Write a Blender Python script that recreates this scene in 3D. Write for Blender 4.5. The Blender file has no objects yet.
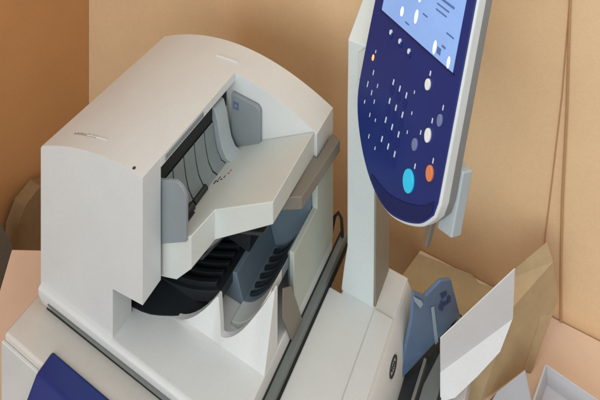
import bpy, bmesh, math, random
from mathutils import Vector, Matrix
random.seed(7)
scene = bpy.context.scene
C = scene.collection
R = math.radians

# ------------------------------------------------------------------ materials
def lin(c):
    return tuple(((v/255)/12.92 if v/255 <= .04045 else ((v/255+.055)/1.055)**2.4) for v in c) + (1,)

def mat(name, rgb, rough=.45, metal=0, var=.06, scale=30, bump=.02, bscale=900, emit=0, coat=0, spec=.5, trans=0, speck=(.02, 200)):
    m = bpy.data.materials.new(name); m.use_nodes = True
    nt = m.node_tree; b = nt.nodes['Principled BSDF']
    col = lin(rgb)
    b.inputs['Roughness'].default_value = rough
    b.inputs['Metallic'].default_value = metal
    b.inputs['Specular IOR Level'].default_value = spec
    if coat: b.inputs['Coat Weight'].default_value = coat; b.inputs['Coat Roughness'].default_value = .15
    if trans: b.inputs['Transmission Weight'].default_value = trans
    tc = nt.nodes.new('ShaderNodeTexCoord')
    n = nt.nodes.new('ShaderNodeTexNoise'); n.inputs['Scale'].default_value = scale
    n.inputs['Detail'].default_value = 6; n.inputs['Roughness'].default_value = .65
    nt.links.new(tc.outputs['Object'], n.inputs['Vector'])
    ramp = nt.nodes.new('ShaderNodeValToRGB')
    ramp.color_ramp.elements[0].position = .3; ramp.color_ramp.elements[1].position = .72
    ramp.color_ramp.elements[0].color = tuple(v*(1-var) for v in col[:3]) + (1,)
    ramp.color_ramp.elements[1].color = tuple(min(1, v*(1+var)) for v in col[:3]) + (1,)
    nt.links.new(n.outputs['Fac'], ramp.inputs['Fac'])
    n3 = nt.nodes.new('ShaderNodeTexNoise'); n3.inputs['Scale'].default_value = speck[1]; n3.inputs['Detail'].default_value = 4
    nt.links.new(tc.outputs['Object'], n3.inputs['Vector'])
    mr3 = nt.nodes.new('ShaderNodeMapRange'); mr3.inputs['From Min'].default_value = .3; mr3.inputs['From Max'].default_value = .7
    mr3.inputs['To Min'].default_value = 1-speck[0]; mr3.inputs['To Max'].default_value = 1+speck[0]
    nt.links.new(n3.outputs['Fac'], mr3.inputs['Value'])
    mx = nt.nodes.new('ShaderNodeVectorMath'); mx.operation = 'SCALE'
    nt.links.new(ramp.outputs['Color'], mx.inputs[0]); nt.links.new(mr3.outputs['Result'], mx.inputs['Scale'])
    nt.links.new(mx.outputs['Vector'], b.inputs['Base Color'])
    # roughness break-up
    mr = nt.nodes.new('ShaderNodeMapRange')
    mr.inputs['To Min'].default_value = max(.05, rough-.06); mr.inputs['To Max'].default_value = min(1, rough+.08)
    nt.links.new(n.outputs['Fac'], mr.inputs['Value']); nt.links.new(mr.outputs['Result'], b.inputs['Roughness'])
    if bump:
        n2 = nt.nodes.new('ShaderNodeTexNoise'); n2.inputs['Scale'].default_value = bscale; n2.inputs['Detail'].default_value = 3
        nt.links.new(tc.outputs['Object'], n2.inputs['Vector'])
        bp = nt.nodes.new('ShaderNodeBump'); bp.inputs['Strength'].default_value = min(1, bump*10); bp.inputs['Distance'].default_value = .0006
        nt.links.new(n2.outputs['Fac'], bp.inputs['Height']); nt.links.new(bp.outputs['Normal'], b.inputs['Normal'])
    if emit:
        nt.links.new(ramp.outputs['Color'], b.inputs['Emission Color'])
        b.inputs['Emission Strength'].default_value = emit
    return m

M = {}
M['shell'] = mat('copier_white_plastic', (212, 213, 210), .34, var=.022, scale=14, bump=.01, bscale=1400)
M['tray'] = mat('tray_white_plastic', (206, 208, 200), .45, var=.025, scale=16, bump=.01, bscale=1400)
M['cream'] = mat('copier_cream_plastic', (212, 206, 196), .45, var=.03, scale=14, bump=.01, bscale=1400)
M['guide'] = mat('grey_guide_plastic', (136, 141, 143), .42, var=.03, scale=20)
M['roller'] = mat('feed_panel_grey', (128, 138, 138), .4, var=.05, scale=26)
M['dark'] = mat('dark_plastic_and_shade', (40, 44, 46), .32, var=.12, scale=20)  # dark plastic, with the shade inside the output bay put into its tone
M['rib'] = mat('black_rib_plastic', (34, 38, 40), .3, var=.1, scale=20)
M['bluegrey'] = mat('blue_grey_plastic', (108, 122, 132), .36, var=.06, scale=20)
M['taupe'] = mat('taupe_plastic', (126, 118, 106), .5, var=.05, scale=22)
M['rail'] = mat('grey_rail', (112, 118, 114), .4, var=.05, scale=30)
M['gasket'] = mat('black_gasket', (26, 28, 28), .6, var=.1, scale=40)
M['navy'] = mat('navy_plastic', (12, 40, 110), .34, var=.05, scale=18, bump=.01, coat=.3)
M['rim'] = mat('panel_rim_white', (214, 216, 214), .4, var=.02, scale=20)
M['rimgrey'] = mat('panel_back_grey', (132, 130, 128), .5, var=.04, scale=20)
M['bracket'] = mat('bracket_plastic', (172, 180, 182), .45, var=.03, scale=20)
M['post'] = mat('post_white_plastic', (206, 212, 208), .45, var=.03, scale=10)
M['postside'] = mat('post_shaded_plastic', (140, 132, 116), .55, var=.04, scale=14)  # post plastic darkened to taupe for the shade on its right face
M['screen'] = mat('lit_screen', (128, 160, 212), .15, var=.06, scale=9, bump=0, emit=.42)
M['screenwhite'] = mat('lit_screen_white', (236, 242, 252), .2, var=.01, bump=0, emit=.6)
M['screenink'] = mat('screen_dark_ink', (88, 116, 170), .2, var=.02, bump=0)
M['cyan'] = mat('cyan_button', (50, 190, 226), .35, var=.03, bump=0, emit=.12)
M['orange'] = mat('orange_button', (222, 130, 82), .4, var=.03, bump=0)
M['white_btn'] = mat('white_button', (232, 234, 230), .35, var=.02, bump=0)
M['grey_btn'] = mat('grey_blue_button', (112, 124, 162), .4, var=.02, bump=0)
M['key'] = mat('navy_key', (12, 38, 106), .34, var=.03, bump=0)
M['ink'] = mat('white_print', (214, 220, 236), .5, var=.02, bump=0)
M['led'] = mat('amber_lamp', (250, 170, 90), .3, var=.02, bump=0, emit=1.0)
M['print'] = mat('dark_print', (52, 52, 54), .6, var=.05, bump=0)
M['redprint'] = mat('red_print', (180, 92, 76), .6, var=.05, bump=0)
M['paper'] = mat('white_paper', (232, 229, 226), .75, var=.02, scale=30, bump=.02, bscale=500)
M['kraft'] = mat('kraft_card', (190, 164, 124), .8, var=.09, scale=24, bump=.05, bscale=420)
M['kraft_dim'] = mat('dull_kraft_card', (192, 172, 134), .8, var=.09, scale=24, bump=.05, bscale=420)
M['blueplastic'] = mat('blue_wrap_plastic', (98, 122, 152), .32, var=.08, scale=26, bump=.03, bscale=120)
M['packink'] = mat('pack_ink', (52, 72, 118), .4, bump=0)
M['packlight'] = mat('pack_pale', (160, 180, 194), .4, bump=0)
M['metal'] = mat('rail_metal', (176, 178, 174), .3, metal=.8, var=.05, scale=60)
M['peach'] = mat('peach_laminate', (236, 208, 184), .5, var=.04, scale=9, bump=.02)
M['boxwhite'] = mat('white_tray_plastic', (206, 204, 206), .45, var=.03, scale=20)
M['chairtan'] = mat('tan_fabric', (148, 118, 82), .9, var=.1, scale=60, bump=.06, bscale=300)
M['chairgrey'] = mat('dark_grey_plastic', (118, 108, 96), .5, var=.08, scale=30)
M['cord'] = mat('brown_cord', (188, 146, 104), .6, var=.05, scale=60)
M['floor'] = mat('brown_carpet', (110, 84, 58), .95, var=.2, scale=80, bump=.08, bscale=200)

def wall_mat(name, rgb):
    m = mat(name, rgb, .85, var=.05, scale=4, bump=.06, bscale=220, speck=(.028, 160))
    return m
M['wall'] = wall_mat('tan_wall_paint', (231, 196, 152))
M['wall2'] = wall_mat('shaded_wall_paint', (198, 144, 90))  # wall paint made darker and more orange to carry the left wall's shade

# ------------------------------------------------------------------ helpers
def link(name, bm, m, parent=None, bevel=0, seg=2, smooth=True, loc=None, angle=30):
    bmesh.ops.recalc_face_normals(bm, faces=bm.faces[:])
    me = bpy.data.meshes.new(name); bm.to_mesh(me); bm.free()
    o = bpy.data.objects.new(name, me); C.objects.link(o)
    if m is not None: me.materials.append(m)
    if parent is not None: o.parent = parent
    if bevel:
        b = o.modifiers.new('bevel', 'BEVEL'); b.width = bevel; b.segments = seg
        b.limit_method = 'ANGLE'; b.angle_limit = R(angle); b.harden_normals = True
    if smooth:
        for p in me.polygons: p.use_smooth = True
        me.set_sharp_from_angle(angle=R(angle+5))
    return o

def box(bm, x0, x1, y0, y1, z0, z1):
    v = [bm.verts.new((x, y, z)) for z in (z0, z1) for x, y in ((x0, y0), (x1, y0), (x1, y1), (x0, y1))]
    for f in ((3, 2, 1, 0), (4, 5, 6, 7), (0, 1, 5, 4), (1, 2, 6, 5), (2, 3, 7, 6), (3, 0, 4, 7)):
        bm.faces.new([v[i] for i in f])

def prism(bm, poly, lo, hi, axis='y'):
    """poly of 2-D points extruded along an axis: y -> points are (x, z); z -> (x, y); x -> (y, z)"""
    def p(a, b, t):
        return {'y': (a, t, b), 'z': (a, b, t), 'x': (t, a, b)}[axis]
    A = [bm.verts.new(p(a, b, lo)) for a, b in poly]
    B = [bm.verts.new(p(a, b, hi)) for a, b in poly]
    n = len(poly)
    bm.faces.new(A[::-1]); bm.faces.new(B)
    for i in range(n):
        j = (i+1) % n
        bm.faces.new((A[i], A[j], B[j], B[i]))

def loft(bm, top, bot):
    """closed solid between two equal-length 3-D outlines"""
    A = [bm.verts.new(p) for p in top]; B = [bm.verts.new(p) for p in bot]
    n = len(A)
    bm.faces.new(A); bm.faces.new(B[::-1])
    for i in range(n):
        j = (i+1) % n
        bm.faces.new((A[j], A[i], B[i], B[j]))

def sheet(pts, th):
    """flat outline of 3-D points given thickness along its normal (both ways)"""
    P = [Vector(p) for p in pts]
    c = sum(P, Vector())/len(P)
    n = Vector()
    for i in range(len(P)): n += (P[i]-c).cross(P[(i+1) % len(P)]-c)
    n.normalize()
    bm = bmesh.new()
    loft(bm, [p+n*th/2 for p in P], [p-n*th/2 for p in P])
    return bm

def tube(bm, pts, r, sides=10):
    rings = []
    P = [Vector(p) for p in pts]
    for i, p in enumerate(P):
        d = (P[min(i+1, len(P)-1)]-P[max(i-1, 0)]).normalized()
        a = d.orthogonal().normalized() if i == 0 else (prev - d*prev.dot(d)).normalized()
        prev = a; b = d.cross(a)
        rings.append([bm.verts.new(p+(a*math.cos(t)+b*math.sin(t))*r) for t in [2*math.pi*k/sides for k in range(sides)]])
    for q, s in zip(rings, rings[1:]):
        for k in range(sides): bm.faces.new((q[k], q[(k+1) % sides], s[(k+1) % sides], s[k]))
    bm.faces.new(rings[0][::-1]); bm.faces.new(rings[-1])

def ellipse(cx, cy, rx, ry, n=28, rot=0):
    out = []
    for k in range(n):
        t = 2*math.pi*k/n; x, y = rx*math.cos(t), ry*math.sin(t)
        out.append((cx+x*math.cos(rot)-y*math.sin(rot), cy+x*math.sin(rot)+y*math.cos(rot)))
    return out

def empty(name, label=None, cat=None, group=None, loc=(0, 0, 0)):
    o = bpy.data.objects.new(name, None); C.objects.link(o); o.location = loc
    if label: o['label'] = label; o['category'] = cat
    if group: o['group'] = group
    return o

def tag(o, label, cat, group=None):
    o['label'] = label; o['category'] = cat
    if group: o['group'] = group
    return o

def struct(o):
    o['kind'] = 'structure'; return o

def boolean(base, cutters):
    """subtract cutter objects and freeze the result"""
    for c in cutters:
        b = base.modifiers.new('cut', 'BOOLEAN'); b.operation = 'DIFFERENCE'; b.solver = 'EXACT'; b.object = c
    dg = bpy.context.evaluated_depsgraph_get(); dg.update()
    me = bpy.data.meshes.new_from_object(base.evaluated_get(dg))
    base.modifiers.clear(); base.data = me
    for c in cutters:
        d = c.data; bpy.data.objects.remove(c); bpy.data.meshes.remove(d)

def cutter(poly, lo, hi, axis='y'):
    bm = bmesh.new(); prism(bm, poly, lo, hi, axis)
    return link('cutter', bm, None, smooth=False)

# ------------------------------------------------------------------ the setting
VW, UL = .69, -.62
bm = bmesh.new(); box(bm, -2.2, 3.0, -2.6, VW+.1, -.1, 0)
struct(link('floor', bm, M['floor'], smooth=False))
bm = bmesh.new(); box(bm, UL, 3.0, VW, VW+.1, .001, 2.7)
struct(link('back_wall', bm, M['wall'], smooth=False))
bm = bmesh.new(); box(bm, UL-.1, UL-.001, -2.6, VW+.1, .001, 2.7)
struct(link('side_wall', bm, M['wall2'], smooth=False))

# ------------------------------------------------------------------ photocopier
cop = empty('photocopier', 'large white photocopier with document feeder and navy touch panel on a post',
            'photocopier', loc=(0, 0, 0))

# cabinet: everything under the scanner deck
bm = bmesh.new()
prism(bm, [(-.036, -.058), (.516, -.058), (.516, .36), (-.036, .36)], .06, .9925, 'z')
link('cabinet', bm, M['cream'], cop, .006, 3)

# shelf on the right, with the chamfered outer face that carries the badge
bm = bmesh.new()
prism(bm, [(.517, -.056), (.664, -.056), (.664, .43), (.545, .43), (.545, .332), (.517, .332)], .90, 1.0, 'z')
sh = link('side_shelf', bm, M['shell'], cop, .004, 3)
bm = bmesh.new(); prism(bm, [(.6635, .999), (.672, .985), (.682, .925), (.682, .30), (.6635, .30)], -.056, .427, 'y')
sf = link('side_cover', bm, M['shell'], cop, .004, 3)
# raised outer band of the shelf
bm = bmesh.new(); prism(bm, [(.618, .9995), (.622, 1.0035), (.662, 1.0035), (.662, .9995)], -.05, .335, 'y')
link('shelf_band', bm, M['shell'], cop, .0015, 2)
# oval badge on the outer face
def on_face(bm, ring_out, ring_in=None, th=.0016):
    # face frame: origin on the outer cover; s runs along +Y, t up the slope
    O = Vector((.6768, .292, .961)); S = Vector((0, 1, 0)); T = Vector((-.010, 0, .060)).normalized(); N = S.cross(T)
    if N.x < 0: N = -N
    f = lambda p, h: O+S*p[0]+T*p[1]+N*h
    if ring_in is None:
        loft(bm, [f(p, th) for p in ring_out], [f(p, -.002) for p in ring_out]); return
    n = len(ring_out)
    vo = [bm.verts.new(f(p, th)) for p in ring_out]; vi = [bm.verts.new(f(p, th)) for p in ring_in]
    wo = [bm.verts.new(f(p, -.002)) for p in ring_out]; wi = [bm.verts.new(f(p, -.002)) for p in ring_in]
    for i in range(n):
        j = (i+1) % n
        bm.faces.new((vo[i], vo[j], vi[j], vi[i])); bm.faces.new((wo[j], wo[i], wi[i], wi[j]))
        bm.faces.new((vo[j], vo[i], wo[i], wo[j])); bm.faces.new((vi[i], vi[j], wi[j], wi[i]))
bm = bmesh.new(); on_face(bm, ellipse(0, 0, .0195, .0115), ellipse(0, 0, .0158, .0086))
badge = link('badge', bm, M['print'], sf)
bm = bmesh.new()
for s in (-.0075, -.0025, .0025, .0075):
    on_face(bm, [(s-.0009, -.0022), (s+.0009, -.0022), (s+.0009, .0022), (s-.0009, .0022)], th=.0014)
link('badge_lettering', bm, M['print'], badge)

# navy front cover standing on the front ledge
bm = bmesh.new()
prism(bm, [(-.033, .9985), (-.072, .9945), (-.10, .960), (-.12, .60), (-.04, .60)], .080, .47, 'x')
link('front_cover', bm, M['navy'], cop, .006, 3)
# pale front panel left of it
bm = bmesh.new(); prism(bm, [(-.036, .10), (.078, .10), (.078, .981), (-.036, .981)], -.064, -.058, 'y')
link('front_panel', bm, M['shell'], cop, .002, 2)

# scanner deck (the lid plate under the feeder)
bm = bmesh.new()
prism(bm, [(-.006, 1.052), (.0, 1.056), (.386, 1.056), (.386, 1.000), (.012, 1.000), (.004, 1.012), (-.006, 1.040)], 0, .499, 'x')
deck = link('scanner_lid', bm, M['shell'], cop, .003, 3)
bm = bmesh.new()
box(bm, .006, .497, .012, .384, .9915, 1.0002)
link('lid_gasket', bm, M['gasket'], deck)
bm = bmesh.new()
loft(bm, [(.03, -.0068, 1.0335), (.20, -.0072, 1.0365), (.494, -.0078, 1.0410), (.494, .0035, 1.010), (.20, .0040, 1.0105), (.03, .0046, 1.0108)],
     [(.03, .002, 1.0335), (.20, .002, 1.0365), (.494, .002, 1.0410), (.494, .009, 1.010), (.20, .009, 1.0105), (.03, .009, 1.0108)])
link('lid_shade_wedge', bm, M['rail'], deck, .0008, 1)  # added grey wedge painting the shading along the lid's lower front
# side rail along the lid, with its dark seams
bm = bmesh.new(); box(bm, .5005, .5145, -.03, .436, .985, 1.021)
rl = link('side_rail', bm, M['rail'], cop, .0015, 2)
bm = bmesh.new(); box(bm, .4985, .5018, -.028, .43, 1.0185, 1.0235); box(bm, .5135, .5168, -.028, .43, .99, 1.0035)
link('rail_seam', bm, M['gasket'], rl)

# ---- document feeder shell
arch = lambda u: 1.403-.944*(u-.25)**2
N = 40
prof = [(.0, 1.050)]
top = [(.5*i/N, arch(.5*i/N)) for i in range(N+1)]
top[0] = (0, 1.340); top.insert(1, (.004, 1.3462))
bm = bmesh.new()
prism(bm, [(0, 1.050)]+top+[(.5, 1.050)], .002, .386, 'y')
shell = link('feeder_cover', bm, M['shell'], cop, smooth=False)
cav = cutter([(.286, 1.6), (.286, 1.383), (.262, 1.366), (.262, 1.222), (.215, 1.165), (.13, 1.10), (.10, 1.0), (.7, 1.0), (.7, 1.6)], .052, .305)
fro = cutter([(.2852, 1.6), (.2852, 1.162), (.208, 1.152), (.208, 1.0), (.7, 1.0), (.7, 1.6)], -.05, .0523)
boolean(shell, [cav, fro])
for p in shell.data.polygons: p.use_smooth = True
shell.data.set_sharp_from_angle(angle=R(24))
b = shell.modifiers.new('bevel', 'BEVEL'); b.width = .0032; b.segments = 3; b.limit_method = 'ANGLE'; b.angle_limit = R(24); b.harden_normals = True
# screw, nameplate groove, raised mark, grip ridges
bm = bmesh.new(); z = arch(.259)
prism(bm, ellipse(.257, .0088, .0032, .0032, 16), z-.002, z+.0006, 'z')
link('screw', bm, M['print'], shell)
def on_arch(bm, pts, h=.0008, d=.002):
    loft(bm, [(u, v, arch(u)+h) for u, v in pts], [(u, v, arch(u)-d) for u, v in pts])
bm = bmesh.new()
for i in range(9):
    u = .062+i*.0075
    on_arch(bm, [(u, .0345-i*.0001), (u+.0045, .0345-i*.0001), (u+.0045, .0385+(i % 3)*.0008), (u, .0385+(i % 2)*.0012)], .0005)
link('nameplate_lettering', bm, mat('faint_print', (150, 138, 126), .6, bump=0), shell)
bm = bmesh.new()
for i in range(10):
    u0, u1 = .215+i*.006, .215+(i+1)*.006
    on_arch(bm, [(u0, .3275+i*.0004), (u1, .3279+i*.0004), (u1, .3319+i*.0004), (u0, .3315+i*.0004)], .0022)
link('raised_mark', bm, M['rim'], shell)
bm = bmesh.new()
for i in range(12):
    u0, u1 = .098+i*.0048, .098+(i+1)*.0048
    on_arch(bm, [(u0, .0352), (u1, .0352), (u1, .0372), (u0, .0372)], .0014)
link('raised_mark', bm, M['rim'], shell)
bm = bmesh.new()
for i in range(22):
    v = .064+i*.0056
    box(bm, .2852, .2878, v, v+.0034, 1.386, 1.397)
link('grip_ridge', bm, M['guide'], shell, .0006, 1)

# ---- feed slot inside the hump
bm = bmesh.new(); box(bm, .2575, .2632, .054, .303, 1.318, 1.3655)
link('feed_slot', bm, M['gasket'], cop)
def feedpoly(off):
    pts = [(.306, 1.243), (.290, 1.246), (.279, 1.262), (.273, 1.283), (.2695, 1.302), (.267, 1.322)]
    return [(u-off, z) for u, z in pts]
bm = bmesh.new()
for a, bb in ((.076, .108), (.1105, .143), (.1455, .178), (.1805, .213), (.2155, .246)):
    poly = feedpoly(0)+[(.2625, 1.322), (.2625, 1.225), (.30, 1.235)]
    prism(bm, poly, a, bb, 'y')
link('feed_panel', bm, M['roller'], cop, .0012, 2)
bm = bmesh.new(); prism(bm, feedpoly(.0015)+[(.258, 1.322), (.258, 1.222), (.30, 1.232)], .0745, .2478, 'y')
link('feed_panel_backing', bm, M['dark'], cop)
bm = bmesh.new()
prism(bm, [(.318, 1.25), (.302, 1.254), (.291, 1.272), (.284, 1.30), (.279, 1.325), (.270, 1.350), (.262, 1.352), (.262, 1.225), (.3, 1.235)], .2475, .2845, 'y')
link('feed_end_panel', bm, M['bracket'], cop, .002, 2)
bm = bmesh.new()
tube(bm, [(.303, .083, 1.251), (.303, .128, 1.251)], .0085, 18)
box(bm, .300, .318, .092, .118, 1.243, 1.254)
tube(bm, [(.301, .134, 1.249), (.301, .176, 1.249)], .0062, 18)
link('feed_roller', bm, M['rib'], cop, .001, 1)

# ---- input tray
tz = lambda u: 1.233+.545*(u-.283)
ft = [(.262, .0605), (.318, .0605), (.352, .0615), (.366, .120), (.497, .125), (.493, .3045), (.2625, .3045)]
bz = [1.150, 1.170, 1.207, 1.2175, 1.306, 1.296, 1.17]
bm = bmesh.new()
loft(bm, [(u, v, tz(u)) for u, v in ft], [(u, v, z) for (u, v), z in zip(ft, bz)])
tray = link('input_tray', bm, M['tray'], cop, .0022, 3)
# size marks printed on the tray
def on_tray(bm, pts, h=.0004):
    loft(bm, [(u, v, tz(u)+h) for u, v in pts], [(u, v, tz(u)-.002) for u, v in pts])
bm = bmesh.new()
for u, v, w, d in ((.309, .189, .0035, .010), (.315, .193, .004, .004), (.314, .200, .0025, .008), (.321, .198, .005, .003), (.326, .203, .0025, .006)):
    on_tray(bm, [(u, v), (u+w, v), (u+w, v+d), (u, v+d)])
link('size_mark', bm, M['print'], tray)
bm = bmesh.new()
for u, v, w, d in ((.329, .213, .005, .003), (.331, .219, .0025, .006)):
    on_tray(bm, [(u, v), (u+w, v), (u+w, v+d), (u, v+d)])
link('size_mark', bm, M['redprint'], tray)
# guide slot grooves across the tray
# paper guides
def guide(v0, v1, u0, u1, zt0, zt1, rad):
    pts = [(u0, tz(u0)-.006), (u1, tz(u1)-.006)]
    for k in range(9):
        a = math.pi/2*k/8
        pts.append((u1-rad+rad*math.cos(a), zt1-rad+rad*math.sin(a)))
    pts.append((u0, zt0))
    bm = bmesh.new(); prism(bm, pts, v0, v1, 'y'); return bm
g1 = link('paper_guide', guide(.0560, .0630, .264, .345, 1.345, 1.366, .026), M['guide'], tray, .0015, 2)
g2 = link('paper_guide', guide(.2935, .3025, .283, .361, 1.360, 1.356, .014), M['guide'], tray, .0015, 2)
bm = bmesh.new(); box(bm, .289, .304, .2929, .2941, 1.328, 1.345)
ic = link('guide_label', bm, mat('guide_label_blue', (92, 104, 138), .5, bump=0), g2)
bm = bmesh.new(); box(bm, .2935, .2995, .2925, .2935, 1.333, 1.340)
link('label_mark', bm, M['guide'], ic)
# taupe extension pulled out under the tray
bm = bmesh.new()
ext = [(.452, .178), (.517, .205), (.530, .36), (.505, .372), (.503, .300), (.452, .300)]
ez = lambda u: 1.300+.16*(u-.51)
loft(bm, [(u, v, ez(u)) for u, v in ext], [(u, v, ez(u)-.026) for u, v in ext])
link('tray_extension', bm, M['taupe'], tray, .002, 2)

# ---- underside of the tray: dark slab painting in the shade, with hanging curved ribs
bm = bmesh.new()
un = [(.268, .09), (.350, .10), (.378, .150), (.470, .134), (.470, .302), (.268, .302)]
uz = [1.172, 1.195, 1.218, 1.27, 1.27, 1.172]
loft(bm, [(u, v, z) for (u, v), z in zip(un, uz)], [(u, v, z-.008) for (u, v), z in zip(un, uz)])
link('tray_underside_shade', bm, M['dark'], cop, .002, 2)
# ---- dark bowls of the output bay with curved ridges running back
def left_bowl(t): return (.205+.170*t, 1.0585+.056*t**1.9)
def right_bowl(t): return (.398+.092*t, 1.064+.112*t**1.8)
def bowl(name, fn, v0, v1, m, drop=.022, lift=0):
    up = [fn(k/14) for k in range(15)]
    bm = bmesh.new()
    prism(bm, [(u, z+lift) for u, z in up]+[(u, max(1.0565, z-drop)-.0002*k) for k, (u, z) in enumerate(up[::-1])], v0, v1, 'y')
    return link(name, bm, m, cop, .0012, 2)
bowl('bay_floor', left_bowl, .128, .296, M['dark'])
bowl('bay_floor', right_bowl, .172, .296, M['bluegrey'])
bowl('bay_lip', right_bowl, .130, .1715, M['tray'])
for i in range(8):
    v = .136+i*.0200
    bowl('output_rib', lambda t: left_bowl(.03+.87*t), v, v+.008, M['rib'], lift=.010)
for i in range(6):
    v = .182+i*.0188
    bowl('output_rib', lambda t: right_bowl(.10+.86*t), v, v+.007, M['rib'], lift=.007)
bm = bmesh.new(); prism(bm, [(.350, 1.0565), (.353, 1.086), (.372, 1.113), (.384, 1.114), (.401, 1.062), (.403, 1.0565)], .168, .296, 'y')
link('bay_spine', bm, M['bluegrey'], cop, .002, 2)
bm = bmesh.new(); prism(bm, [(.330, 1.118), (.384, 1.112), (.392, 1.20), (.345, 1.19)], .215, .292, 'y')
link('paper_stop', bm, M['dark'], cop, .002, 2)

# ---- output cavity liner, its dark tones standing for shade in the bay
bm = bmesh.new()
prism(bm, [(.105, 1.0575), (.489, 1.0575), (.489, 1.27), (.262, 1.165), (.105, 1.10)], .2965, .3045, 'y')
link('cavity_back_shade', bm, M['bluegrey'], cop)  # blue-grey panel colouring in shade on the lower rear wall
bm = bmesh.new()
prism(bm, [(.262, 1.222), (.215, 1.165), (.13, 1.10), (.107, 1.0575), (.125, 1.0575), (.142, 1.094), (  .222, 1.155), (.268, 1.215)], .0535, .296, 'y')
link('cavity_liner', bm, M['dark'], cop)
bm = bmesh.new(); prism(bm, [(.109, .054), (.19, .058), (.225, .062), (.245, .067), (.262, .074), (.280, .083), (.300, .093), (.320, .105), (.335, .125), (.335, .15), (.202, .296), (.109, .296)], 1.0565, 1.0578, 'z')
link('cavity_floor_and_shadow', bm, M['dark'], cop)  # dark floor whose front part paints the overhang's shadow onto the deck

# ---- white output tray with its thumb notch
prof = [(.286, 1.0567)]
for k in range(1, 9):            # sweep up to the fin
    t = k/8; prof.append((.286+.089*t, 1.0567+.060*t**1.9))
prof += [(.379, 1.117), (.387, 1.104), (.394, 1.090), (.400, 1.074)]
for k in range(1, 12):           # the scooped notch
    t = k/11; prof.append((.400+.094*t, 1.074+.101*t**1.75))
prof += [(.4975, 1.174), (.4985, 1.170)]
bm = bmesh.new()
def ramp(u, z):                  # how far back the front surface has leaned at height z
    return .084+.030*min(1, (z-1.0565)/.07)+.016*max(0, (z-1.10)/.08)
n = len(prof)
F_, B_, Ft, Bt = [], [], [], []
for u, z in prof:
    F_.append(bm.verts.new((u, .092-.0, 1.0555))); Ft.append(bm.verts.new((u, ramp(u, z), z)))
    Bt.append(bm.verts.new((u, ramp(u, z)+.012, z))); B_.append(bm.verts.new((u, ramp(u, z)+.0118, 1.0555)))
for i in range(n-1):
    for a, b2 in ((F_, Ft), (Ft, Bt), (Bt, B_)):
        bm.faces.new((a[i], a[i+1], b2[i+1], b2[i]))
for i in (0, n-1):
    bm.faces.new((F_[i], Ft[i], Bt[i], B_[i]))
bm.faces.new(F_+B_[::-1])
link('output_tray', bm, M['shell'], cop, .0025, 3, angle=40)

# ---- right side panel of the output bay
bm = bmesh.new()
prism(bm, [(.200, 1.050), (.384, 1.050), (.384, 1.262), (.306, 1.250), (.303, 1.186), (.200, 1.184)], .490, .5015, 'x')
link('side_panel', bm, mat('side_panel_grey', (176, 182, 170), .5, var=.03, scale=20), cop, .002, 2)
bm = bmesh.new()
prism(bm, [(.202, 1.0585), (.296, 1.0585), (.296, 1.180), (.202, 1.178)], .486, .4902, 'x')
link('side_panel_liner', bm, M['bluegrey'], cop)
bm = bmesh.new()
prism(bm, [(.1545, 1.160), (.1862, 1.134), (.232, 1.022), (.188, 1.022), (.1507, 1.106)], .500, .5035, 'x')
link('hinge_cover', bm, M['taupe'], cop, .002, 2)

# ---- post
bm = bmesh.new()
def ringbox(z, x0, x1, y0, y1):
    return [bm.verts.new(p) for p in ((x0, y0, z), (x1, y0, z), (x1, y1, z), (x0, y1, z))]
rings = [ringbox(.996, .541, .6165, .338, .424), ringbox(1.05, .548, .6175, .338, .424), ringbox(1.10, .556, .618, .338, .424),
         ringbox(1.40, .556, .620, .338, .424), ringbox(1.548, .558, .622, .338, .424)]
bm.faces.new(rings[0][::-1])
for a, c in zip(rings, rings[1:]):
    for k in range(4): bm.faces.new((a[k], a[(k+1) % 4], c[(k+1) % 4], c[k]))
t = [bm.verts.new(p) for p in ((.562, .420, 1.60), (.622, .420, 1.60))]
q = rings[-1]
bm.faces.new((q[0], q[1], t[1], t[0])); bm.faces.new((q[1], q[2], t[1])); bm.faces.new((q[3], q[0], t[0])); bm.faces.new((q[2], q[3], t[0], t[1]))
post = link('panel_post', bm, M['post'], cop, .003, 2)

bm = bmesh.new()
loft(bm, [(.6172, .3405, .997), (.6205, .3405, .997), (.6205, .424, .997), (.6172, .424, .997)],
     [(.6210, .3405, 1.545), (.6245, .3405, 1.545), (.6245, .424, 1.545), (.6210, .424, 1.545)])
link('post_side_shade', bm, M['postside'], post, .001, 1)  # thin plate over the right face, its colour imitating shade

# ---- control panel (own frame: s across, t up, d out of the face)
K = .918
al = R(16); Hh = Vector((.853, -.521, 0)).normalized(); nh = Vector((Hh.y, -Hh.x, 0))
Nn = (nh*math.cos(al)+Vector((0, 0, math.sin(al)))).normalized(); Tt = Nn.cross(Hh).normalized()
cam_loc = Vector((1.0759365, -.8397804, 2.4333895))
Q = Vector((.7219, .26, 1.2993)); Q = cam_loc+(Q-cam_loc)*K
pan = lambda s, t, d=0: Q+Hh*(s*K)+Tt*(t*K)+Nn*d
def plate(bm, pts, d0, d1, grow=0):
    loft(bm, [pan(s, t, d1) for s, t in pts], [pan(s, t, d0) for s, t in pts])
def smooth_curve(pts, n=6):
    out = []
    for i in range(len(pts)-1):
        p0 = pts[max(i-1, 0)]; p1 = pts[i]; p2 = pts[i+1]; p3 = pts[min(i+2, len(pts)-1)]
        for k in range(n):
            t = k/n
            out.append(tuple(.5*((2*p1[j])+(-p0[j]+p2[j])*t+(2*p0[j]-5*p1[j]+4*p2[j]-p3[j])*t*t+(-p0[j]+3*p1[j]-3*p2[j]+p3[j])*t**3) for j in (0, 1)))
    return out+[pts[-1]]
low = smooth_curve([(-.214, .30), (-.212, .18), (-.205, .092), (-.171, .030), (-.121, -.013), (-.068, -.027), (-.022, -.014), (.024, .016), (.050, .050)])
face = low+[(.0545, .075), (.0545, .50), (-.214, .50)]
CTR = (-.08, .24)
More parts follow.
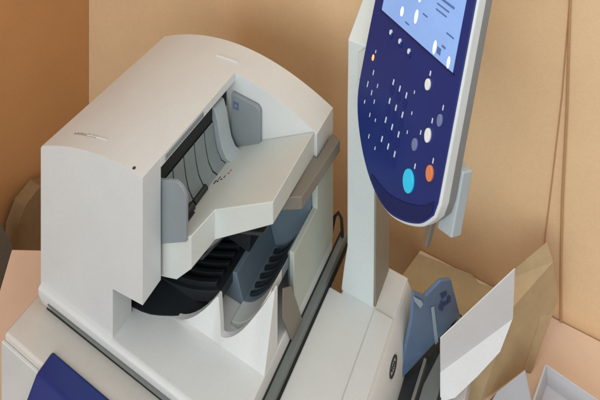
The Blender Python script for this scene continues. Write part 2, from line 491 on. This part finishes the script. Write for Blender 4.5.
def scaled(pts, g):
    out = []
    n = len(pts)
    for i in range(n):
        a, b2, c2 = pts[i-1], pts[i], pts[(i+1) % n]
        tx, ty = c2[0]-a[0], c2[1]-a[1]; L = math.hypot(tx, ty) or 1
        out.append((b2[0]+ty/L*g, b2[1]-tx/L*g))
    return out
bm = bmesh.new(); plate(bm, scaled(face, .005), -.024, -.0015)
cp = link('control_panel', bm, M['rim'], cop, .004, 3)
bm = bmesh.new(); plate(bm, scaled(face, .0035), -.042, -.0235)
link('panel_back', bm, M['rimgrey'], cp, .004, 2)
bm = bmesh.new(); plate(bm, face, -.006, .0015)
link('panel_face', bm, M['navy'], cp, .0015, 2)
# dark lower lip of the face
bm = bmesh.new()
lip = smooth_curve([(-.118, -.008), (-.068, -.023), (-.022, -.010), (.022, .018), (.047, .052)])
lip2 = smooth_curve([(.047, .072), (.022, .046), (-.022, .019), (-.068, .002), (-.118, .0)])
plate(bm, lip+lip2, .0, .0035)
link('face_lip', bm, mat('dark_navy_plastic', (12, 28, 84), .4, bump=0), cp, .001, 1)
# touch screen
bm = bmesh.new(); plate(bm, [(-.186, .2895), (.034, .2895), (.034, .49), (-.186, .49)], .0005, .0022)
scr = link('touch_screen', bm, M['screen'], cp)
for s, t, w, h in ((-.125, .318, .010, .020), (-.083, .330, .010, .028), (-.083, .372, .010, .026), (-.020, .305, .009, .026), (.020, .300, .008, .022), (-.15, .35, .008, .014)):
    bm = bmesh.new(); plate(bm, ellipse(s, t, w/2*.9, h/2, 18), .0015, .0027); link('screen_icon', bm, M['screenwhite'], cp)
for q4 in ([(-.02, .43), (.03, .43), (.03, .47), (-.02, .47)], [(-.186, .352), (-.160, .352), (-.160, .40), (-.186, .40)]):
    bm = bmesh.new(); plate(bm, q4, .0015, .0026); link('screen_icon', bm, M['screenwhite'], cp)
for s, t, w, h in ((-.015, .395, .05, .0045), (-.018, .382, .034, .003), (-.02, .371, .03, .003), (-.008, .305, .010, .012), (-.06, .345, .014, .003), (-.104, .305, .012, .003), (-.06, .402, .016, .003), (.012, .345, .02, .003), (.002, .318, .01, .004)):
    bm = bmesh.new(); plate(bm, [(s-w/2, t-h/2), (s+w/2, t-h/2), (s+w/2, t+h/2), (s-w/2, t+h/2)], .0015, .0028)
    link('screen_text', bm, M['screenink'], cp)
bm = bmesh.new(); plate(bm, [(-.19, .2862), (.038, .2862), (.038, .2890), (-.19, .2890)], .0005, .0032)
link('screen_bezel', bm, mat('bezel_navy', (18, 24, 74), .35, bump=0), cp)
# buttons
def button(name, s, t, rs, rt, m, h=.0055, well=True):
    bm = bmesh.new(); plate(bm, ellipse(s, t, rs, rt, 30), .0, h)
    o = link(name, bm, m, cp, .0012, 2)
    return o
button('start_button', -.0195, .0585, .0138, .0200, M['cyan'])
button('stop_button', .0262, .1055, .0085, .0135, M['orange'])
button('clear_button', .0051, .158, .0072, .0125, M['white_btn'])
button('function_button', -.0216, .123, .0068, .0110, M['grey_btn'])
button('function_button', .0262, .199, .0060, .0110, M['grey_btn'])
button('function_button', -.0184, .236, .0065, .0105, M['white_btn'])
for s, t in ((-.1441, .2649), (-.1134, .2637), (-.0834, .2608)):
    button('menu_button', s, t-.006, .0058, .0072, M['key'], .004)
    bm = bmesh.new(); plate(bm, ellipse(s, t, .0030, .0052, 14), .0010, .0046); link('menu_mark', bm, M['ink'], cp)
button('indicator_lamp', -.1825, .190, .0032, .0065, M['led'], .003)
# keypad: 3 x 4 keys with a white numeral tick above each
for j in range(4):
    for i in range(3):
        s = -.1095+i*.0207; t = .184-j*.0372
        bm = bmesh.new(); plate(bm, ellipse(s, t-.016, .0075, .0105, 22), .0008, .0018)
        k = link('number_key', bm, M['key'], cp)
        bm = bmesh.new(); plate(bm, [(s-.0015, t-.0056), (s+.0013, t-.0056), (s+.0018, t+.0056), (s-.0010, t+.0056)], .0008, .0022)
        link('numeral', bm, M['ink'], cp)
for s, t, w, h in ((-.0185, .2565, .003, .009), (.008, .186, .0024, .009), (.0272, .222, .0022, .009), (-.014, .150, .0022, .008), (-.012, .090, .0024, .009), (.0275, .128, .0022, .009),
                   (-.172, .165, .0022, .010), (-.182, .135, .002, .012), (-.165, .128, .002, .010), (-.180, .100, .002, .007), (-.152, .118, .0018, .008), (-.152, .150, .0018, .008), (-.157, .088, .0018, .008), (-.138, .09, .0018, .006),
                   (-.045, .165, .0018, .006), (-.047, .128, .0018, .006), (-.049, .202, .0018, .006), (-.178, .205, .002, .006), (-.147, .052, .0018, .008), (-.123, .045, .0018, .006)):
    bm = bmesh.new(); plate(bm, [(s-w/2, t-h/2), (s+w/2, t-h/2), (s+w/2, t+h/2), (s-w/2, t+h/2)], .0008, .0021)
    link('key_legend', bm, M['ink'], cp)
# bracket behind the panel and its arm to the post
bm = bmesh.new(); plate(bm, [(.026, .001), (.062, .011), (.062, .125), (.026, .125)], -.066, -.0415)
link('rear_bracket', bm, M['bracket'], cp, .003, 2)
bm = bmesh.new()
a0, a1 = Vector((.592, .362, 1.50)), pan(-.10, .30, -.040)
d = (a1-a0).normalized(); sx = d.cross(Vector((0, 0, 1))).normalized()*.03; uz_ = Vector((0, 0, .03))
loft(bm, [a1+sx+uz_, a1-sx+uz_, a1-sx-uz_, a1+sx-uz_], [a0+sx+uz_, a0-sx+uz_, a0-sx-uz_, a0+sx-uz_])
link('panel_arm', bm, M['post'], cp, .003, 2)
bm = bmesh.new(); plate(bm, [(.008, .040), (.028, .046), (.022, -.034), (.016, -.036)], -.040, -.028)
link('panel_clip', bm, M['chairgrey'], cp, .002, 2)

# ---- slot of the side catch tray with its metal rails
bm = bmesh.new()
loft(bm, [(.683, .18, .886), (.745, .18, .886), (.772, .505, .886), (.758, .515, .886), (.683, .36, .886)],
     [(.683, .18, .84), (.745, .18, .84), (.772, .505, .84), (.758, .515, .84), (.683, .36, .84)])
ct = link('catch_tray', bm, M['dark'], cop, .002, 2)
for a, c2 in (((.7084, .300), (.7119, .386)), ((.7351, .420), (.7441, .4937))):
    bm = bmesh.new()
    loft(bm, [(a[0], a[1], .899), (a[0]+.006, a[1], .899), (c2[0]+.006, c2[1], .899), (c2[0], c2[1], .899)],
         [(a[0], a[1], .885), (a[0]+.006, a[1], .885), (c2[0]+.006, c2[1], .885), (c2[0], c2[1], .885)])
    link('tray_rail', bm, M['metal'], ct, .001, 1)
bm = bmesh.new()
loft(bm, [(.736, .18, .876), (.800, .18, .876), (.800, .50, .876), (.768, .508, .876), (.740, .338, .876)],
     [(.746, .18, .84), (.800, .18, .84), (.800, .50, .84), (.774, .506, .84), (.747, .338, .84)])
link('tray_wing', bm, M['boxwhite'], ct, .003, 2)

bm = bmesh.new()
loft(bm, [(.7165, .20, .893), (.738, .20, .893), (.768, .498, .893), (.757, .505, .893), (.7225, .345, .893)],
     [(.7165, .20, .885), (.738, .20, .885), (.768, .498, .885), (.757, .505, .885), (.7225, .345, .885)])
link('tray_plate', bm, M['rail'], ct, .001, 1)

# ------------------------------------------------------------------ things round the copier
# blue plastic pack leaning in the catch tray
bl = [(.6735, .3249, .8929), (.7593, .4951, .905), (.7462, .4675, 1.0051), (.7312, .4405, 1.0211), (.7079, .3995, 1.0143), (.6935, .3688, 1.0463), (.690, .3629, .9909)]
o = link('plastic_pack', sheet(bl, .008), M['blueplastic'], None, .002, 3)
tag(o, 'blue plastic paper pack with dark arrow mark leaning against the copier shelf', 'paper pack')
P = [Vector(p) for p in bl]
ex = (P[1]-P[0]).normalized(); nn = ex.cross(P[2]-P[1]).normalized()
if nn.dot(cam_loc-P[0]) < 0: nn = -nn
ey = nn.cross(ex).normalized()
if ey.z < 0: ey = -ey
def on_pack(pts, m, name, h=.0003):
    bm = bmesh.new()
    loft(bm, [P[0]+ex*a+ey*b2+nn*(.004+h) for a, b2 in pts], [P[0]+ex*a+ey*b2+nn*(.003) for a, b2 in pts])
    return link(name, bm, m, o)
on_pack([(.132, .094), (.150, .088), (.150, .079), (.136, .080)], M['packink'], 'dark_mark')
on_pack([(.157, .073), (.162, .066), (.161, .055), (.138, .060), (.136, .052), (.124, .067), (.136, .078), (.136, .070), (.152, .064), (.152, .073)], M['packink'], 'arrow_mark')
on_pack([(.1018, .085), (.1103, .082), (.1188, -.004), (.1098, -.004)], M['packlight'], 'pale_stripe')
on_pack([(.052, .148), (.074, .122), (.078, .112), (.070, .108), (.056, .132)], M['packlight'], 'pale_corner')

# open brown cartons, folded white card, white tray, table
def panel(name, pts, th, m, parent): return link(name, sheet(pts, th), m, parent, .001, 1)
ks = [(.5854, .5723), (.6123, .6674), (.7473, .683), (.7672, .6703), (.8082, .6823), (.80, .58), (.7179, .49), (.6322, .4652)]
bm = bmesh.new(); loft(bm, [(x, y, .809) for x, y in ks], [(x, y, .801) for x, y in ks])
tag(link('cardboard_sheet', bm, M['kraft_dim'], None, .0015, 1), 'flat dull brown cardboard sheet lying on the table behind the blue pack', 'cardboard')
bag = empty('kraft_paper_bag', 'tall creased kraft paper bag standing open behind folded white card', 'paper bag')
k = M['kraft']
p = dict(a=(.8386, .5094, .9997), b=(.9308, .6045, 1.0505), c=(.9437, .600, 1.0161), d=(.8765, .5071, .9763), e=(.9522, .6215, .9141),
         m=(.9428, .6102, .8886), f=(.9211, .5776, .9054), g=(.8884, .5397, .8051), h=(.817, .4367, .8108), i=(.742, .4004, .8061), j=(.7977, .4304, .9157), n=(.9041, .5461, .803))
bm = bmesh.new()
V = {q: bm.verts.new(p[q]) for q in 'abcdefmghij'}
for f in ('abcd', 'dcemf', 'dfgh', 'dhj', 'jhi', 'adj'):
    bm.faces.new([V[q] for q in f])
bo = link('bag_front', bm, k, bag, smooth=False)
so = bo.modifiers.new('thick', 'SOLIDIFY'); so.thickness = .003; so.offset = -1
bm = bmesh.new()
loft(bm, [p['f'], p['m'], p['n'], p['g']], [(x+.004, y+.03, z) for x, y, z in (p['f'], p['m'], p['n'], p['g'])])
link('bag_gusset', bm, k, bag, .001, 1)

card = empty('folded_card', 'white card folded lengthwise, leaning inside the kraft paper bag', 'white card')
fold = [(.8849, .4241, 1.0377), (.7538, .3568, .9244)]
panel('upper_flap', [(.8963, .3734, 1.1929), fold[0], fold[1], (.7633, .3214, 1.036)], .002, M['paper'], card)
panel('lower_flap', [fold[0], (.8632, .4031, .9786), (.8245, .3802, .9326), (.784, .3574, .8894), (.7566, .3461, .8773), fold[1]], .002, M['paper'], card)

# peach table carrying them
tb = empty('peach_table', 'pale peach laminate table against the wall behind the copier', 'table')
bm = bmesh.new(); prism(bm, [(.556, .45), (.612, .687), (1.5, .687), (1.5, .437), (.556, .437)], .765, .8, 'z')
link('tabletop', bm, M['peach'], tb, .003, 2)
for x in (.65, 1.45):
    for y in (.46, .66):
        bm = bmesh.new(); box(bm, x-.02, x+.02, y-.02, y+.02, .001, .765); link('leg', bm, M['chairgrey'], tb, .002, 1)

wt = empty('white_tray', 'shallow white plastic tray on the peach table beside the kraft paper bag', 'tray')
W = [(.9334, .5389), (1.07, .521), (1.055, .438), (.9165, .4565)]
ctr = Vector((sum(x for x, y in W)/4, sum(y for x, y in W)/4))
bm = bmesh.new()
loft(bm, [(x, y, .808) for x, y in W], [(x, y, .8015) for x, y in W])
link('tray_floor', bm, M['boxwhite'], wt)
for i in range(4):
    a, c2 = Vector(W[i]), Vector(W[(i+1) % 4])
    ai, ci = a+(ctr-a).normalized()*.005, c2+(ctr-c2).normalized()*.005
    bm = bmesh.new()
    loft(bm, [(a.x, a.y, .85), (c2.x, c2.y, .85), (ci.x, ci.y, .85), (ai.x, ai.y, .85)], [(a.x, a.y, .8015), (c2.x, c2.y, .8015), (ci.x, ci.y, .8015), (ai.x, ai.y, .8015)])
    link('tray_wall', bm, M['boxwhite'], wt, .0008, 1)

o2 = link('paper_folder', sheet([(.9058, .44, .9271), (.9191, .44, .8702), (.925, .45, .803), (.83, .45, .803), (.8367, .44, .8151), (.8508, .44, .8488)], .003), M['boxwhite'], None, .0008, 1)
tag(o2, 'grey white paper folder standing in front of the kraft paper bag', 'folder')

# cord down the wall, and its shadow drawn as a thin strand
bm = bmesh.new()
pts = [(.985, .683, 2.6), (.9731, .683, 1.56), (.966, .683, 1.30), (.9565, .683, 1.093), (.954, .684, .97), (.953, .684, .803)]
tube(bm, pts, .003, 10)
tag(link('wall_cord', bm, M['cord']), 'brown cord hanging straight down the tan wall above the table', 'cord')
bm = bmesh.new()
pts = [(.981, .6865, 2.6), (.9716, .6865, 1.56), (.955, .6865, 1.33), (.9305, .6865, 1.094), (.918, .6865, .98), (.905, .6865, .803)]
tube(bm, pts, .0014, 8)
tag(link('cord_shadow', bm, M['cord']), 'shadow of the straight wall cord, drawn as a thin strand slanting left', 'cord')

# black cable at the back of the copier
bm = bmesh.new()
tube(bm, [(.485, .41, 1.03), (.488, .42, 1.060), (.496, .424, 1.070), (.504, .424, 1.060), (.507, .422, 1.03), (.507, .422, 1.0215)], .0038, 10)
link('power_cable', bm, M['gasket'], cop)

# pale desk on the left with a chair behind it
dk = empty('side_desk', 'pale peach desk corner at the left end of the copier', 'desk')
D = [(-.336, .176), (-.055, .320), (-.042, .318), (-.042, -.30), (-.06, -.17)]
bm = bmesh.new(); loft(bm, [(x, y, .8) for x, y in D], [(x, y, .77) for x, y in D])
link('desktop', bm, M['peach'], dk, .003, 2)
for x, y in ((-.27, .17), (-.08, .26), (-.07, -.08)):
    bm = bmesh.new(); box(bm, x-.015, x+.015, y-.015, y+.015, .001, .77); link('leg', bm, M['chairgrey'], dk)
ch = empty('office_chair', 'tan padded chair with dark grey armrest behind the pale left desk', 'chair')
bm = bmesh.new(); prism(bm, [(.4293, .6623), (.3752, .6479), (.344, .5981), (.325, .40), (.48, .40), (.4863, .6349)], -.60, -.55, 'x')
link('backrest', bm, M['chairtan'], ch, .004, 2)
bm = bmesh.new(); prism(bm, [(.10, .36), (.47, .36), (.47, .42), (.10, .42)], -.58, -.36, 'x')
link('seat', bm, M['chairtan'], ch, .012, 3)
bm = bmesh.new(); prism(bm, [(.2405, .757), (.256, .7235), (.2977, .6102), (.2623, .5209), (.25, .41), (.17, .41), (.19, .70)], -.545, -.50, 'x')
link('armrest', bm, M['chairgrey'], ch)
for x in (-.56, -.38):
    for y in (.14, .44):
        bm = bmesh.new(); box(bm, x-.012, x+.012, y-.012, y+.012, .001, .37); link('leg', bm, M['chairgrey'], ch)

# ------------------------------------------------------------------ camera
TH = math.atan2(320, 593)
cam = bpy.data.cameras.new('camera'); co = bpy.data.objects.new('camera', cam); C.objects.link(co)
co.location = cam_loc
co.rotation_euler = (R(90), 0, TH)
cam.sensor_fit = 'HORIZONTAL'; cam.sensor_width = 36; cam.lens = 36*593/600
cam.shift_y = -570/600; cam.clip_start = .02; cam.clip_end = 50
scene.camera = co

# ------------------------------------------------------------------ light
w = bpy.data.worlds.new('World'); scene.world = w; w.use_nodes = True
bg = w.node_tree.nodes['Background']; bg.inputs['Color'].default_value = (.96, .96, .97, 1); bg.inputs['Strength'].default_value = .46
def lamp(name, loc, target, sx, sy, power, col):
    l = bpy.data.lights.new(name, 'AREA'); l.shape = 'RECTANGLE'; l.size = sx; l.size_y = sy; l.energy = power; l.color = col
    ob = bpy.data.objects.new(name, l); C.objects.link(ob); ob.location = loc
    ob.rotation_euler = (Vector(target)-Vector(loc)).to_track_quat('-Z', 'Y').to_euler()
    return ob
lamp('ceiling_lamp', (1.1, .1, 2.68), (.8, .1, 0), 1.9, 1.0, 13, (1, .97, .92))
lamp('window_lamp', (.75, -2.5, 2.2), (.5, .3, 1.1), 2.6, 1.8, 54, (.82, .93, 1))

scene.view_settings.view_transform = 'Standard'; scene.view_settings.look = 'None'
scene.view_settings.exposure = 0; scene.view_settings.gamma = 1
scene.render.engine = 'CYCLES'
scene.cycles.use_denoising = True
